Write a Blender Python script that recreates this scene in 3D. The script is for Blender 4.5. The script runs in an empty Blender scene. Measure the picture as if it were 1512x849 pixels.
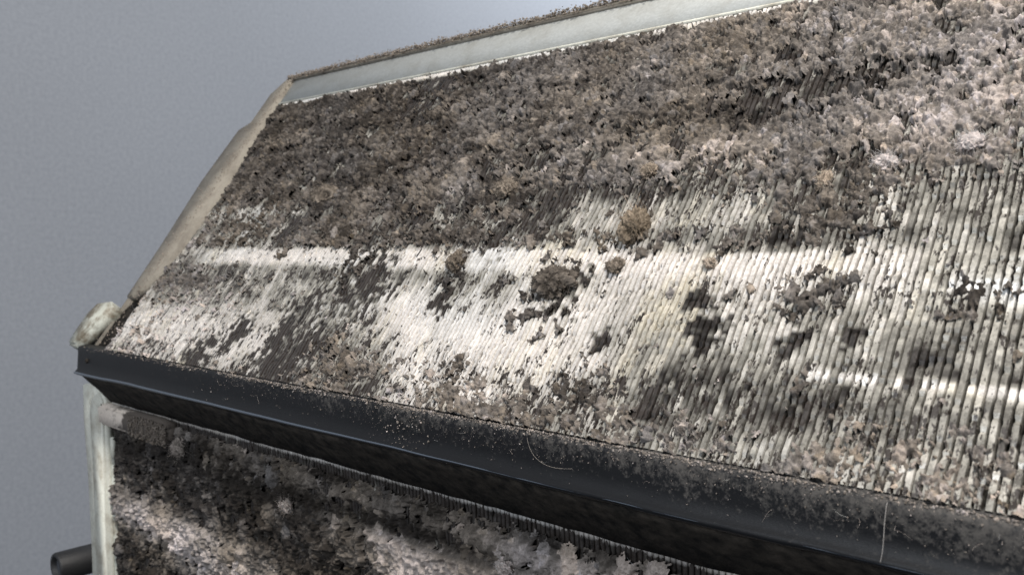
import bpy, bmesh, math, random
import numpy as np
from mathutils import Matrix, Vector

# ------------------------------------------------------------------ camera
scene = bpy.context.scene
COL = scene.collection
random.seed(7)
rng = np.random.default_rng(11)

cam_data = bpy.data.cameras.new('camera')
cam = bpy.data.objects.new('camera', cam_data)
COL.objects.link(cam)
# world axes: X along the coil, Y towards its back, Z up its lower face
AX = np.array([[0.73569826, -0.02978324, 0.67665429],
               [0.67723584, 0.04707436, -0.73425855],
               [-0.00998447, 0.99844728, 0.0548028]])
cam.matrix_world = Matrix([[*AX[0], 0], [*AX[1], 0], [*AX[2], 0], [0, 0, 0, 1]])
cam_data.sensor_width = 36.0
cam_data.lens = 36 * 1295 / 1512
cam_data.clip_start = 0.005
cam_data.clip_end = 50
cam_data.dof.use_dof = True
cam_data.dof.focus_distance = 0.20
cam_data.dof.aperture_fstop = 40
scene.camera = cam

# ------------------------------------------------------------------ light
world = bpy.data.worlds.new('World')
scene.world = world
world.use_nodes = True
bg = world.node_tree.nodes['Background']
bg.inputs['Color'].default_value = (0.62, 0.68, 0.78, 1)
bg.inputs['Strength'].default_value = 0.16


def area(name, loc, target, size, power, color):
    d = bpy.data.lights.new(name, 'AREA')
    d.shape = 'DISK'
    d.size = size
    d.energy = power
    d.color = color
    o = bpy.data.objects.new(name, d)
    COL.objects.link(o)
    o.location = loc
    o.rotation_euler = (Vector(target) - Vector(loc)).to_track_quat('-Z', 'Y').to_euler()
    return o


area('ceiling_light', (0.16, -0.10, 0.62), (-0.12, 0.17, 0.0), 0.12, 10.2, (1.0, 0.945, 0.885))
area('window_light', (-0.10, -1.6, 0.75), (-0.5, 0.2, 0.0), 0.8, 23.0, (0.88, 0.93, 1.0))
area('wall_fill', (-0.42, 1.45, 0.85), (-.95, 1.15, 0.45), 0.4, 13.5, (0.90, 0.94, 1.0))  # unseen fill lamp, added to brighten the wall

scene.view_settings.view_transform = 'Standard'
scene.view_settings.look = 'None'
scene.view_settings.exposure = 0.0
scene.view_settings.gamma = 1.0
scene.view_settings.use_curve_mapping = False
scene.render.engine = 'CYCLES'

# ------------------------------------------------------------------ geometry of the coil
H = 0.134
U = np.array([0, 0.61466723, 0.78878653])
N = np.array([0, -0.78878653, 0.61466723])


def up(x, u, n):
    """point on the sloping upper face: x along, u up the slope, n proud of the fins"""
    x = np.asarray(x, float); u = np.asarray(u, float); n = np.asarray(n, float)
    x, u, n = np.broadcast_arrays(x, u, n)
    return np.stack([x, u * U[1] + (n - H) * N[1], u * U[2] + (n - H) * N[2]], -1)


LOWY = 0.1504


def low(x, z, n):
    x = np.asarray(x, float); z = np.asarray(z, float); n = np.asarray(n, float)
    x, z, n = np.broadcast_arrays(x, z, n)
    return np.stack([x, LOWY - n, z], -1)


# ------------------------------------------------------------------ maps of dust and grime, reflection bands painted in as low grime, in coil coordinates
COVER = [
[66,66,66,66,66,66,66,66,66,66,66,66,66,66,66,66,66,66,66,66,66,66,66,66,66,66,66,66,66,66,66,66,66,66],
[56,56,56,54,41,28,38,56,68,73,75,66,56,64,74,76,76,76,76,75,70,65,60,56,61,66,66,66,66,66,61,56,55,55],
[55,55,55,53,48,42,44,45,55,69,73,63,56,61,67,62,58,67,82,78,64,51,41,36,41,48,57,66,66,66,60,55,55,55],
[55,55,55,50,41,34,34,34,53,71,67,53,46,46,45,40,36,47,57,50,39,38,41,43,44,47,52,56,56,55,49,45,45,45],
[46,46,46,48,49,45,33,29,48,68,50,32,24,20,15,10,7,9,11,13,15,16,17,14,10,9,10,11,11,12,15,17,17,17],
[44,44,44,49,54,44,30,28,41,47,27,7,5,4,2,1,2,5,8,10,10,7,3,2,0,0,0,0,0,1,3,3,3,3],
[50,50,51,56,61,47,32,33,40,39,27,17,14,12,9,6,10,15,19,21,21,16,13,15,18,15,12,12,12,14,17,18,18,18],
[63,63,64,67,66,50,34,34,36,36,37,35,30,25,22,19,22,26,30,35,35,32,31,32,31,24,18,18,18,25,32,33,33,33],
[75,75,75,75,67,48,33,30,28,34,40,39,35,34,35,36,35,33,38,43,44,44,42,40,33,22,16,18,22,29,37,37,37,37],
[67,67,67,67,57,42,37,46,51,43,34,33,33,40,49,49,40,34,39,44,44,44,52,61,54,39,39,53,62,58,54,54,54,54],
[58,58,51,44,36,28,23,19,16,13,10,10,10,16,23,22,19,18,20,22,25,28,24,20,16,11,13,17,21,23,24,24,24,24],
[55,53,47,42,37,32,33,36,37,37,35,28,24,29,34,32,30,30,30,33,37,39,33,28,21,15,11,6,7,9,11,11,11,11],
[56,56,56,55,52,50,68,86,86,83,75,64,58,58,58,56,54,52,51,55,60,64,67,65,50,35,24,13,10,10,9,9,9,9],
[64,64,64,65,69,73,81,87,70,54,60,70,58,34,26,37,44,36,28,37,45,60,76,77,62,47,29,11,7,3,2,2,2,2],
[66,66,66,66,66,71,81,83,65,50,63,75,55,30,28,38,42,37,34,41,49,63,78,76,66,54,40,27,24,22,22,22,22,22],
[69,69,69,65,62,70,83,83,70,63,72,78,61,44,45,49,50,50,51,55,59,68,77,75,71,64,56,50,50,50,50,50,50,50],
[82,83,83,85,88,92,95,94,90,90,92,92,88,83,80,78,78,78,76,73,74,80,85,84,83,81,79,78,78,78,78,78,78,78],
[88,88,89,92,95,97,99,99,99,99,99,99,99,98,95,92,92,92,90,87,87,90,92,92,92,92,92,91,89,88,88,88,88,88],
[88,88,88,88,90,95,99,99,99,99,99,99,99,99,99,99,99,99,98,98,98,99,99,99,99,99,99,95,90,88,88,88,88,88],
[94,94,94,94,95,97,99,99,99,99,99,99,99,99,99,99,99,98,96,93,91,88,90,95,99,99,99,97,95,94,94,94,94,94],
[99,99,99,99,99,99,99,99,99,99,99,99,99,99,99,99,99,97,93,89,84,80,86,95,99,99,99,99,99,99,99,99,99,99],
[99,99,99,99,99,99,99,99,99,99,99,99,99,99,99,99,99,98,96,95,93,91,95,98,99,99,99,99,99,99,99,99,99,99],
[99,99,99,99,99,99,99,99,99,99,99,99,99,99,99,99,99,99,99,99,98,97,98,99,99,99,99,99,99,99,99,99,99,99],
[99,99,99,99,99,99,99,99,99,99,99,99,99,99,99,99,99,99,99,97,93,92,96,99,99,99,99,99,99,99,99,99,99,99],
[99,99,99,99,99,99,99,99,99,99,99,99,99,99,99,99,99,99,99,96,92,92,96,99,99,99,99,99,99,99,99,99,99,99],
[99,99,99,99,99,99,99,99,99,99,99,99,99,99,99,99,99,99,99,98,96,97,98,99,99,99,99,99,99,99,99,99,99,99],
[97,97,97,97,97,97,97,97,97,97,97,97,97,97,97,97,97,97,97,97,97,97,97,97,97,97,97,97,97,97,97,97,97,97],
[92,92,92,92,92,92,92,92,92,92,92,92,92,92,92,92,92,92,92,92,92,92,92,92,92,92,92,92,92,92,92,92,92,92],
[88,88,88,88,88,88,88,88,88,88,88,88,88,88,88,88,88,88,88,88,88,88,88,88,88,88,88,88,88,88,88,88,88,88],
[88,88,88,88,88,88,88,88,88,88,88,88,88,88,88,88,88,88,88,88,88,88,88,88,88,88,88,88,88,88,88,88,88,88]]
GRIME_SHEEN = [
[22,22,22,22,22,22,22,22,25,39,54,42,27,22,22,24,29,33,33,33,33,33,33,33,33,33,33,33,33,33,33,33,33,33],
[22,22,22,22,22,22,22,22,29,43,52,38,23,22,22,26,31,33,33,33,33,33,33,33,33,33,33,33,33,33,33,33,33,33],
[12,12,12,12,12,12,12,12,25,44,46,27,13,17,22,22,23,26,31,36,41,41,36,33,33,33,33,33,33,33,33,33,33,33],
[11,11,11,11,11,11,11,11,30,49,41,22,11,12,12,12,12,18,23,35,49,53,53,50,45,43,43,43,43,43,43,43,43,43],
[11,11,11,11,11,11,11,15,35,54,36,16,8,4,2,2,4,9,15,34,54,51,47,45,44,47,51,51,46,44,44,44,44,44],
[18,18,18,18,18,18,18,25,37,43,24,4,2,0,0,0,5,13,22,32,40,38,36,36,36,41,46,49,51,52,52,52,52,52],
[34,34,34,34,34,34,34,37,42,35,15,1,3,6,3,1,6,13,17,20,22,25,27,27,28,36,43,46,49,49,49,49,49,49],
[48,48,48,48,48,48,48,43,38,26,12,8,17,21,12,4,7,10,11,11,13,16,19,21,24,30,36,40,44,44,44,44,44,44],
[55,55,55,55,55,54,51,40,28,23,18,25,38,37,23,13,12,11,11,11,11,11,14,19,22,22,25,34,42,40,38,38,38,38],
[55,55,55,55,52,47,46,50,52,47,42,43,44,37,26,19,14,11,11,11,11,11,15,20,22,22,25,30,31,21,13,13,13,13],
[40,40,40,40,33,24,22,24,22,17,13,13,13,10,7,6,4,3,3,5,12,19,24,29,27,23,28,36,39,36,34,34,34,34],
[33,33,33,32,27,21,26,32,34,33,32,30,28,26,23,21,19,19,19,24,34,42,45,47,39,32,36,42,44,44,44,44,44,44],
[33,33,34,34,34,36,50,64,70,74,72,65,60,57,54,47,41,42,42,48,56,61,63,62,53,44,44,44,44,44,44,44,44,44],
[33,36,40,42,42,45,56,66,67,68,57,44,44,51,49,36,27,31,35,33,30,39,51,54,48,44,44,44,44,44,44,44,44,44],
[38,41,43,41,36,41,56,66,66,66,60,55,55,55,52,46,44,47,48,43,38,47,57,57,52,49,49,49,49,49,49,49,49,49],
[45,45,45,37,29,39,57,66,67,69,73,76,68,59,62,66,67,66,64,60,57,61,65,62,57,55,55,55,55,55,55,55,55,55],
[52,52,52,50,47,55,64,69,73,75,76,76,74,72,73,74,71,68,65,64,64,65,66,61,56,55,55,55,55,55,55,55,55,55],
[59,59,59,59,60,65,70,73,76,77,77,77,77,77,77,77,74,71,70,70,69,67,65,62,59,57,56,55,55,55,55,55,55,55],
[65,66,66,66,67,72,77,77,77,77,77,77,77,77,77,77,77,77,77,77,73,69,66,66,65,61,56,55,55,55,55,55,55,55],
[72,72,72,72,73,75,77,77,77,77,77,77,77,77,77,77,77,78,80,83,81,79,76,74,71,66,61,61,61,61,61,61,61,61],
[77,77,77,77,77,77,77,77,77,77,77,77,77,77,77,77,77,79,84,88,88,88,85,80,76,71,67,67,66,66,66,66,66,66],
[77,77,77,77,77,77,77,77,77,77,77,77,77,77,77,77,77,80,85,88,88,88,86,85,81,77,72,69,66,66,66,66,66,66],
[77,77,77,77,77,77,77,77,77,77,77,77,77,77,77,77,77,80,84,86,86,86,85,84,81,77,73,70,66,66,66,66,66,66],
[77,77,77,77,77,77,77,77,77,77,77,77,77,77,77,77,77,78,80,80,80,79,76,72,71,70,68,67,66,66,66,66,66,66],
[77,77,77,77,77,77,77,77,77,77,77,77,77,77,77,77,77,77,77,77,77,75,70,66,66,66,65,64,64,64,64,64,64,64],
[77,77,77,77,77,77,77,77,77,77,77,77,77,77,77,77,77,77,77,77,77,74,69,66,66,66,63,60,58,58,58,58,58,58],
[77,77,77,77,77,77,77,77,77,77,77,77,76,75,75,75,75,75,75,76,77,73,68,66,66,66,61,57,55,55,55,55,55,55],
[77,77,77,77,77,77,77,77,77,77,77,76,73,70,70,70,70,70,71,74,77,72,68,66,66,65,61,56,55,55,55,55,55,55],
[77,77,77,77,77,77,77,77,77,77,77,75,70,66,66,66,66,66,69,73,76,71,67,66,66,64,60,56,55,55,55,55,55,55],
[77,77,77,77,77,77,77,77,77,77,77,74,69,66,66,66,66,66,70,74,75,71,66,66,66,64,59,55,55,55,55,55,55,55]]
TONE = [
[55,55,55,55,55,55,55,55,54,49,44,44,44,44,44,44,44,44,44,44,50,55,55,55,55,55,55,55,59,64,66,66,66,66],
[55,55,55,55,55,55,52,47,42,38,34,39,44,40,35,34,34,34,34,35,40,45,45,45,45,45,50,55,60,65,66,66,66,66],
[65,65,65,65,65,65,56,47,41,36,35,40,44,44,43,39,34,33,33,36,41,44,44,44,44,45,50,56,61,66,66,66,66,66],
[66,66,66,66,66,65,59,54,45,36,36,41,44,44,43,38,33,38,42,43,44,44,44,44,44,46,52,55,56,56,56,56,56,56],
[66,66,66,66,66,64,59,53,43,33,38,43,44,44,43,42,42,43,44,44,44,44,44,44,44,45,46,48,53,55,55,55,55,55],
[66,66,66,66,66,62,58,52,46,41,42,44,44,44,44,44,44,44,44,44,44,44,44,44,44,44,44,48,53,55,55,55,55,55],
[54,54,54,54,54,52,50,47,45,43,40,39,41,44,41,39,38,38,38,38,38,38,39,41,44,44,44,49,54,55,55,55,55,55],
[40,40,40,40,40,40,40,40,40,38,35,34,38,39,36,33,33,33,33,33,33,33,35,40,44,44,45,50,55,55,55,55,55,55],
[33,33,33,33,33,33,33,33,33,33,33,33,33,33,33,33,33,33,34,35,35,35,38,43,46,46,47,51,55,55,55,55,55,55],
[33,33,33,33,33,33,33,33,33,33,33,33,33,33,33,33,33,34,39,43,43,43,48,53,54,54,55,55,55,55,55,55,55,55],
[41,41,41,41,41,41,38,35,34,38,41,41,41,37,34,33,33,36,41,44,44,45,49,54,55,55,55,55,55,55,55,55,55,55],
[39,39,39,39,39,39,37,34,35,38,39,39,39,36,33,33,33,37,42,44,44,45,48,50,50,50,50,50,50,50,50,50,50,50],
[33,33,33,33,32,32,32,32,33,34,34,32,32,33,34,34,33,38,43,44,44,44,45,46,46,45,45,44,44,44,44,44,44,44],
[33,33,33,31,27,24,24,25,33,41,35,27,29,37,40,36,34,39,44,44,44,47,51,53,53,52,48,44,44,44,44,44,44,44],
[33,33,33,29,24,22,22,24,32,38,33,28,30,32,33,33,35,40,44,44,44,49,53,57,59,57,50,44,44,44,44,44,44,44],
[33,33,33,28,23,22,23,26,30,33,34,34,30,25,29,33,38,42,45,45,46,50,53,58,63,60,52,47,46,46,46,46,46,46],
[33,33,33,28,22,25,29,31,32,35,39,41,40,39,40,41,46,50,52,52,52,49,47,52,57,59,60,59,55,52,52,52,52,52],
[29,29,28,25,22,26,29,29,29,33,38,41,43,44,44,44,49,54,55,55,54,53,53,58,63,66,69,68,65,63,63,63,63,63],
[23,22,22,22,22,22,22,22,22,27,32,37,42,44,44,45,50,55,55,55,58,63,67,72,76,77,77,77,76,76,76,76,76,76],
[22,22,22,22,22,22,22,22,23,28,33,35,37,38,38,39,41,43,43,43,47,52,57,62,66,68,71,73,76,77,77,77,77,77],
[22,22,22,22,22,22,22,22,24,29,33,33,33,33,33,33,34,34,34,35,39,43,48,53,57,62,67,71,76,77,77,77,77,77],
[22,22,22,22,22,22,22,22,25,30,33,33,33,33,33,36,39,40,40,41,42,44,49,53,58,63,67,72,76,77,77,77,77,77],
[22,22,22,22,22,22,22,22,26,31,33,33,33,34,35,38,41,43,44,44,44,45,49,54,59,63,68,73,77,77,77,77,77,77],
[22,22,22,22,22,22,22,22,27,32,33,33,35,38,40,38,36,40,43,44,44,46,50,55,60,64,69,73,77,77,77,77,77,77],
[22,22,22,22,22,22,22,23,28,33,33,33,36,40,40,38,36,40,43,45,46,48,52,56,60,65,69,74,77,77,77,77,77,77],
[22,22,22,22,22,22,22,23,29,33,33,33,34,36,38,39,41,43,44,47,51,53,54,56,61,65,70,74,77,77,77,77,77,77],
[22,22,22,22,22,22,22,24,28,31,32,33,33,33,37,42,44,44,45,50,54,55,55,57,62,66,70,73,75,75,75,75,75,75],
[22,22,22,22,22,22,22,23,25,27,31,33,33,33,38,43,44,44,46,51,55,55,55,58,62,66,68,69,70,70,70,70,70,70],
[22,22,22,22,22,22,22,22,22,25,30,33,33,34,39,44,44,44,47,51,55,55,55,59,63,66,66,66,66,66,66,66,66,66],
[22,22,22,22,22,22,22,22,22,26,31,33,33,35,40,44,44,44,48,52,55,55,55,59,64,66,66,66,66,66,66,66,66,66]]
LCOVER = [
[77,77,77,77,75,66,58,52,48,44,35,27,20,16,12,11,11,11,11,11,11,11,11,11,11,11,11,11,11,11],
[74,74,73,71,69,63,58,55,52,49,41,32,26,23,21,20,19,19,19,19,19,19,19,18,18,18,18,18,18,18],
[52,52,42,31,29,44,60,70,77,83,75,68,67,76,84,83,80,77,77,77,78,78,78,78,78,78,78,78,78,78],
[11,11,27,44,54,49,45,35,23,12,16,20,28,40,53,62,70,78,82,86,88,88,88,88,88,88,88,88,88,88],
[42,42,47,52,56,60,63,67,70,73,81,89,94,95,96,93,90,87,88,88,88,88,88,88,88,88,88,88,88,88],
[54,54,54,55,56,61,65,72,79,87,92,96,97,94,90,89,88,87,80,73,69,69,69,69,69,69,69,69,69,69],
[46,46,50,53,58,65,73,76,78,80,84,88,84,70,56,53,54,53,51,50,49,49,49,49,49,49,49,49,49,49],
[44,44,45,46,47,46,46,50,56,61,56,51,47,42,37,39,42,44,44,44,44,44,44,44,44,44,44,44,44,44],
[72,72,72,72,69,63,56,54,55,54,46,37,33,33,33,34,36,37,37,37,37,37,37,37,37,37,37,37,37,37],
[94,94,94,94,91,82,74,69,65,60,52,43,38,36,33,33,33,33,33,33,33,33,33,33,33,33,33,33,33,33],
[94,94,94,94,91,85,78,75,73,70,62,53,46,40,34,33,33,33,33,33,33,33,33,33,33,33,33,33,33,33],
[70,71,74,77,80,80,81,80,78,76,67,59,51,42,34,33,33,33,33,33,33,33,33,33,33,33,33,33,33,33],
[41,41,50,58,66,75,83,82,79,76,67,59,51,42,34,33,33,33,33,33,33,33,33,33,33,33,33,33,33,33],
[33,34,40,47,54,62,71,72,72,71,64,58,51,42,34,33,33,33,33,33,33,33,33,33,33,33,33,33,33,33],
[33,33,33,33,37,45,54,55,55,55,55,55,50,42,34,33,33,33,33,33,33,33,33,33,33,33,33,33,33,33],
[33,33,33,33,37,45,54,55,55,55,55,55,50,42,34,33,33,33,33,33,33,33,33,33,33,33,33,33,33,33],
[33,33,33,33,37,46,54,55,55,55,55,55,50,42,34,33,33,33,33,33,33,33,33,33,33,33,33,33,33,33],
[33,33,33,33,37,46,54,55,55,55,55,55,50,42,34,33,33,33,33,33,33,33,33,33,33,33,33,33,33,33],
[33,33,33,33,37,46,54,55,55,55,55,55,50,42,34,33,33,33,33,33,33,33,33,33,33,33,33,33,33,33],
[33,33,33,33,38,46,54,55,55,55,55,55,50,42,34,33,33,33,33,33,33,33,33,33,33,33,33,33,33,33],
[33,33,33,33,38,46,54,55,55,55,55,55,50,42,33,33,33,33,33,33,33,33,33,33,33,33,33,33,33,33],
[33,33,33,33,38,46,54,55,55,55,55,55,50,42,33,33,33,33,33,33,33,33,33,33,33,33,33,33,33,33],
[33,33,33,33,38,46,55,55,55,55,55,55,50,42,33,33,33,33,33,33,33,33,33,33,33,33,33,33,33,33],
[33,33,33,33,38,46,55,55,55,55,55,55,50,41,33,33,33,33,33,33,33,33,33,33,33,33,33,33,33,33],
[33,33,33,33,38,46,55,55,55,55,55,55,50,41,33,33,33,33,33,33,33,33,33,33,33,33,33,33,33,33],
[33,33,33,33,38,47,55,55,55,55,55,55,50,41,33,33,33,33,33,33,33,33,33,33,33,33,33,33,33,33],
[33,33,33,33,38,47,55,55,55,55,55,55,49,41,33,33,33,33,33,33,33,33,33,33,33,33,33,33,33,33],
[33,33,33,33,39,47,55,55,55,55,55,55,49,41,33,33,33,33,33,33,33,33,33,33,33,33,33,33,33,33],
[33,33,33,33,39,47,55,55,55,55,55,55,49,41,33,33,33,33,33,33,33,33,33,33,33,33,33,33,33,33],
[33,33,33,33,39,47,55,55,55,55,55,55,49,41,33,33,33,33,33,33,33,33,33,33,33,33,33,33,33,33]]
LTONE = [
[66,66,58,50,44,44,44,41,37,33,37,41,44,44,44,44,44,44,44,44,44,44,44,44,44,44,44,44,44,44],
[62,62,55,47,42,43,44,42,39,36,39,42,44,45,45,46,46,47,47,47,47,47,48,48,48,48,48,48,48,48],
[32,32,29,25,25,33,41,46,50,53,50,46,45,49,54,58,62,65,66,66,68,72,77,77,77,77,77,77,77,77],
[22,22,26,30,33,33,33,33,33,33,33,33,35,39,43,47,52,56,60,64,68,72,77,77,77,77,77,77,77,77],
[32,32,33,33,33,33,33,36,40,44,56,67,72,69,65,68,72,75,76,76,76,77,77,77,77,77,77,77,77,77],
[33,33,33,33,33,33,33,36,40,45,58,70,77,76,76,76,77,76,73,69,68,68,68,68,68,68,68,68,68,68],
[33,33,33,33,33,33,33,36,40,45,54,63,67,64,60,60,60,59,55,51,49,49,49,49,49,49,49,49,49,49],
[33,33,33,33,32,29,26,28,32,36,39,41,42,41,40,39,39,39,38,37,36,36,36,36,36,36,36,36,36,36],
[47,47,50,53,51,45,38,35,34,33,33,33,33,33,33,33,33,33,33,33,33,33,33,33,33,33,33,33,33,33],
[67,67,67,66,64,58,52,45,39,33,33,33,33,33,33,33,33,33,33,33,33,33,33,33,33,33,33,33,33,33],
[77,77,75,73,69,62,56,50,44,38,36,34,33,33,33,33,33,33,33,33,33,33,33,33,33,33,33,33,33,33],
[64,64,67,71,70,65,60,55,49,43,39,35,33,33,33,33,33,33,33,33,33,33,33,33,33,33,33,33,33,33],
[41,41,48,55,60,63,66,59,51,43,39,35,33,33,33,33,33,33,33,33,33,33,33,33,33,33,33,33,33,33],
[33,33,37,40,45,54,62,57,48,41,38,35,33,33,33,33,33,33,33,33,33,33,33,33,33,33,33,33,33,33],
[33,33,33,33,37,45,54,48,40,33,33,33,33,33,33,33,33,33,33,33,33,33,33,33,33,33,33,33,33,33],
[33,33,33,33,37,45,54,48,40,33,33,33,33,33,33,33,33,33,33,33,33,33,33,33,33,33,33,33,33,33],
[33,33,33,33,37,46,54,48,39,33,33,33,33,33,33,33,33,33,33,33,33,33,33,33,33,33,33,33,33,33],
[33,33,33,33,37,46,54,48,39,33,33,33,33,33,33,33,33,33,33,33,33,33,33,33,33,33,33,33,33,33],
[33,33,33,33,37,46,54,48,39,33,33,33,33,33,33,33,33,33,33,33,33,33,33,33,33,33,33,33,33,33],
[33,33,33,33,38,46,54,47,39,33,33,33,33,33,33,33,33,33,33,33,33,33,33,33,33,33,33,33,33,33],
[33,33,33,33,38,46,54,47,39,33,33,33,33,33,33,33,33,33,33,33,33,33,33,33,33,33,33,33,33,33],
[33,33,33,33,38,46,54,47,39,33,33,33,33,33,33,33,33,33,33,33,33,33,33,33,33,33,33,33,33,33],
[33,33,33,33,38,46,55,47,39,33,33,33,33,33,33,33,33,33,33,33,33,33,33,33,33,33,33,33,33,33],
[33,33,33,33,38,46,55,47,39,33,33,33,33,33,33,33,33,33,33,33,33,33,33,33,33,33,33,33,33,33],
[33,33,33,33,38,46,55,47,39,33,33,33,33,33,33,33,33,33,33,33,33,33,33,33,33,33,33,33,33,33],
[33,33,33,33,38,47,55,47,39,33,33,33,33,33,33,33,33,33,33,33,33,33,33,33,33,33,33,33,33,33],
[33,33,33,33,38,47,55,47,38,33,33,33,33,33,33,33,33,33,33,33,33,33,33,33,33,33,33,33,33,33],
[33,33,33,33,39,47,55,47,38,33,33,33,33,33,33,33,33,33,33,33,33,33,33,33,33,33,33,33,33,33],
[33,33,33,33,39,47,55,47,38,33,33,33,33,33,33,33,33,33,33,33,33,33,33,33,33,33,33,33,33,33],
[33,33,33,33,39,47,55,46,38,33,33,33,33,33,33,33,33,33,33,33,33,33,33,33,33,33,33,33,33,33]]
X_UP = [-0.3952, -0.3652, -0.3382, -0.3137, -0.2914, -0.271, -0.2523, -0.2351, -0.2192, -0.2045, -0.1908, -0.178, -0.1661, -0.1549, -0.1445, -0.1346, -0.1254, -0.1167, -0.1084, -0.1006, -0.0932, -0.0862, -0.0795, -0.0732, -0.0671, -0.0613, -0.0558, -0.0506, -0.0455, -0.0407, -0.0361, -0.0316, -0.0274, -0.0233]
X_LOW = [-0.3659, -0.3419, -0.3201, -0.3, -0.2815, -0.2644, -0.2486, -0.2339, -0.2201, -0.2073, -0.1953, -0.1841, -0.1735, -0.1635, -0.1541, -0.1452, -0.1368, -0.1289, -0.1213, -0.1141, -0.1072, -0.1007, -0.0945, -0.0886, -0.0829, -0.0775, -0.0722, -0.0673, -0.0625, -0.0579]
SPOTS = [(-0.2072, 0.0901, 0.0106, 'd'), (-0.2265, 0.0725, 0.0105, 'd'), (-0.2234, 0.0631, 0.0117, 'd'), (-0.2267, 0.0569, 0.0106, 'd'), (-0.2724, 0.0558, 0.0072, 'd'), (-0.2568, 0.0677, 0.005, 'd'), (-0.0814, 0.1052, 0.0023, 'd'), (-0.0772, 0.1043, 0.0017, 'd'), (-0.1608, 0.1075, 0.0049, 'd'), (-0.1151, 0.0631, 0.0061, 'c'), (-0.1163, 0.058, 0.0065, 'c'), (-0.1243, 0.0552, 0.0046, 'c'), (-0.1583, 0.0464, 0.0048, 'c'), (-0.0908, 0.0812, 0.0034, 'd'), (-0.1147, 0.0759, 0.0022, 'd'), (-0.0961, 0.0625, 0.0025, 'd'), (-0.0969, 0.0662, 0.0016, 'd'), (-0.0726, 0.0803, 0.0021, 'd'), (-0.1709, 0.0861, 0.0036, 'd'), (-0.061, 0.0819, 0.0017, 'd'), (-0.0692, 0.1234, 0.0027, 'd'), (-0.0841, 0.147, 0.0047, 'f'), (-0.0975, 0.1449, 0.0067, 'f'), (-0.0718, 0.149, 0.0037, 'f'), (-0.0608, 0.1499, 0.0032, 'f'), (-0.1601, 0.1314, 0.0044, 'f'), (-0.2284, 0.162, 0.0055, 'f'), (-0.2329, 0.1742, 0.0084, 'd'), (-0.095, 0.0885, 0.0025, 'd'), (-0.1518, 0.0511, 0.0046, 'c'), (-0.153, 0.0639, 0.0033, 'c'), (-0.0682, 0.0719, 0.0018, 'c'), (-0.0426, 0.0909, 0.0041, 'c'), (-0.071, 0.0912, 0.0052, 'c'), (-0.0667, 0.0898, 0.0038, 'c'), (-0.07, 0.1127, 0.0079, 'c'), (-0.0634, 0.1074, 0.005, 'c'), (-0.1623, 0.1169, 0.0074, 'c'), (-0.1782, 0.1127, 0.0096, 'c'), (-0.2165, 0.1112, 0.0129, 'c'), (-0.2649, 0.1109, 0.005, 'd'), (-0.2589, 0.102, 0.0041, 'c'), (-0.2159, 0.1038, 0.004, 'c'), (-0.0949, 0.1017, 0.0019, 'c')]
SPOTS += [(-.1352, .0895, .0085, 'c'), (-.1310, .0885, .0050, 'd'), (-.1717, .0940, .0050, 'c'), (-.1180, .1045, .0045, 'c')]
U_UP = np.linspace(.052, .181, 30)
Z_LOW = np.linspace(-.064, -.19, 30)


def decode(rows):
    return np.array(rows, float) / 99.0


COVER, GRIME_SHEEN, TONE, LCOVER, LTONE = map(decode, (COVER, GRIME_SHEEN, TONE, LCOVER, LTONE))


def lookup(A, xs, vs, x, v):
    x, v = np.broadcast_arrays(x, v)
    fi = np.interp(x, xs, np.arange(len(xs)))
    if vs[0] > vs[-1]:
        fj = np.interp(-v, -vs, np.arange(len(vs)))
    else:
        fj = np.interp(v, vs, np.arange(len(vs)))
    i = np.minimum(fi.astype(int), len(xs) - 2); j = np.minimum(fj.astype(int), len(vs) - 2)
    s = fi - i; t = fj - j
    s = s * s * (3 - 2 * s); t = t * t * (3 - 2 * t)
    return (A[j, i] * (1 - s) + A[j, i + 1] * s) * (1 - t) + (A[j + 1, i] * (1 - s) + A[j + 1, i + 1] * s) * t


LAT = rng.random((256, 256))


def vnoise(x, y, seed=0):
    x, y = np.broadcast_arrays(np.asarray(x, float) + seed * 17.31, np.asarray(y, float) + seed * 5.77)
    i = np.floor(x).astype(int); j = np.floor(y).astype(int)
    s = x - i; t = y - j
    s = s * s * (3 - 2 * s); t = t * t * (3 - 2 * t)
    a = LAT[i % 256, j % 256]; b = LAT[(i + 1) % 256, j % 256]
    c = LAT[i % 256, (j + 1) % 256]; d = LAT[(i + 1) % 256, (j + 1) % 256]
    return (a * (1 - s) + b * s) * (1 - t) + (c * (1 - s) + d * s) * t


def fbm(x, y, seed=0, octv=3):
    r = 0; a = 0.5; tot = 0
    for k in range(octv):
        r = r + a * vnoise(x * 2 ** k, y * 2 ** k, seed + k * 3); tot += a; a *= 0.55
    return r / tot


def spot(x, u, kinds):
    x, u = np.broadcast_arrays(x, u)
    w = np.zeros(x.shape)
    wob = (fbm(x * 600, u * 450, 31, 4) - .5) * 3.4
    for sx, su, sr, k in SPOTS:
        if k in kinds:
            d = np.hypot((x - sx) / sr, (u - su) / (sr * (1.25 if k != 'f' else .8)))
            w = np.maximum(w, np.clip(1.35 - d + wob * np.clip(d * 2, 0, 1), 0, 1))
    return np.clip(w * 2.2 - .2, 0, 1)


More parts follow.
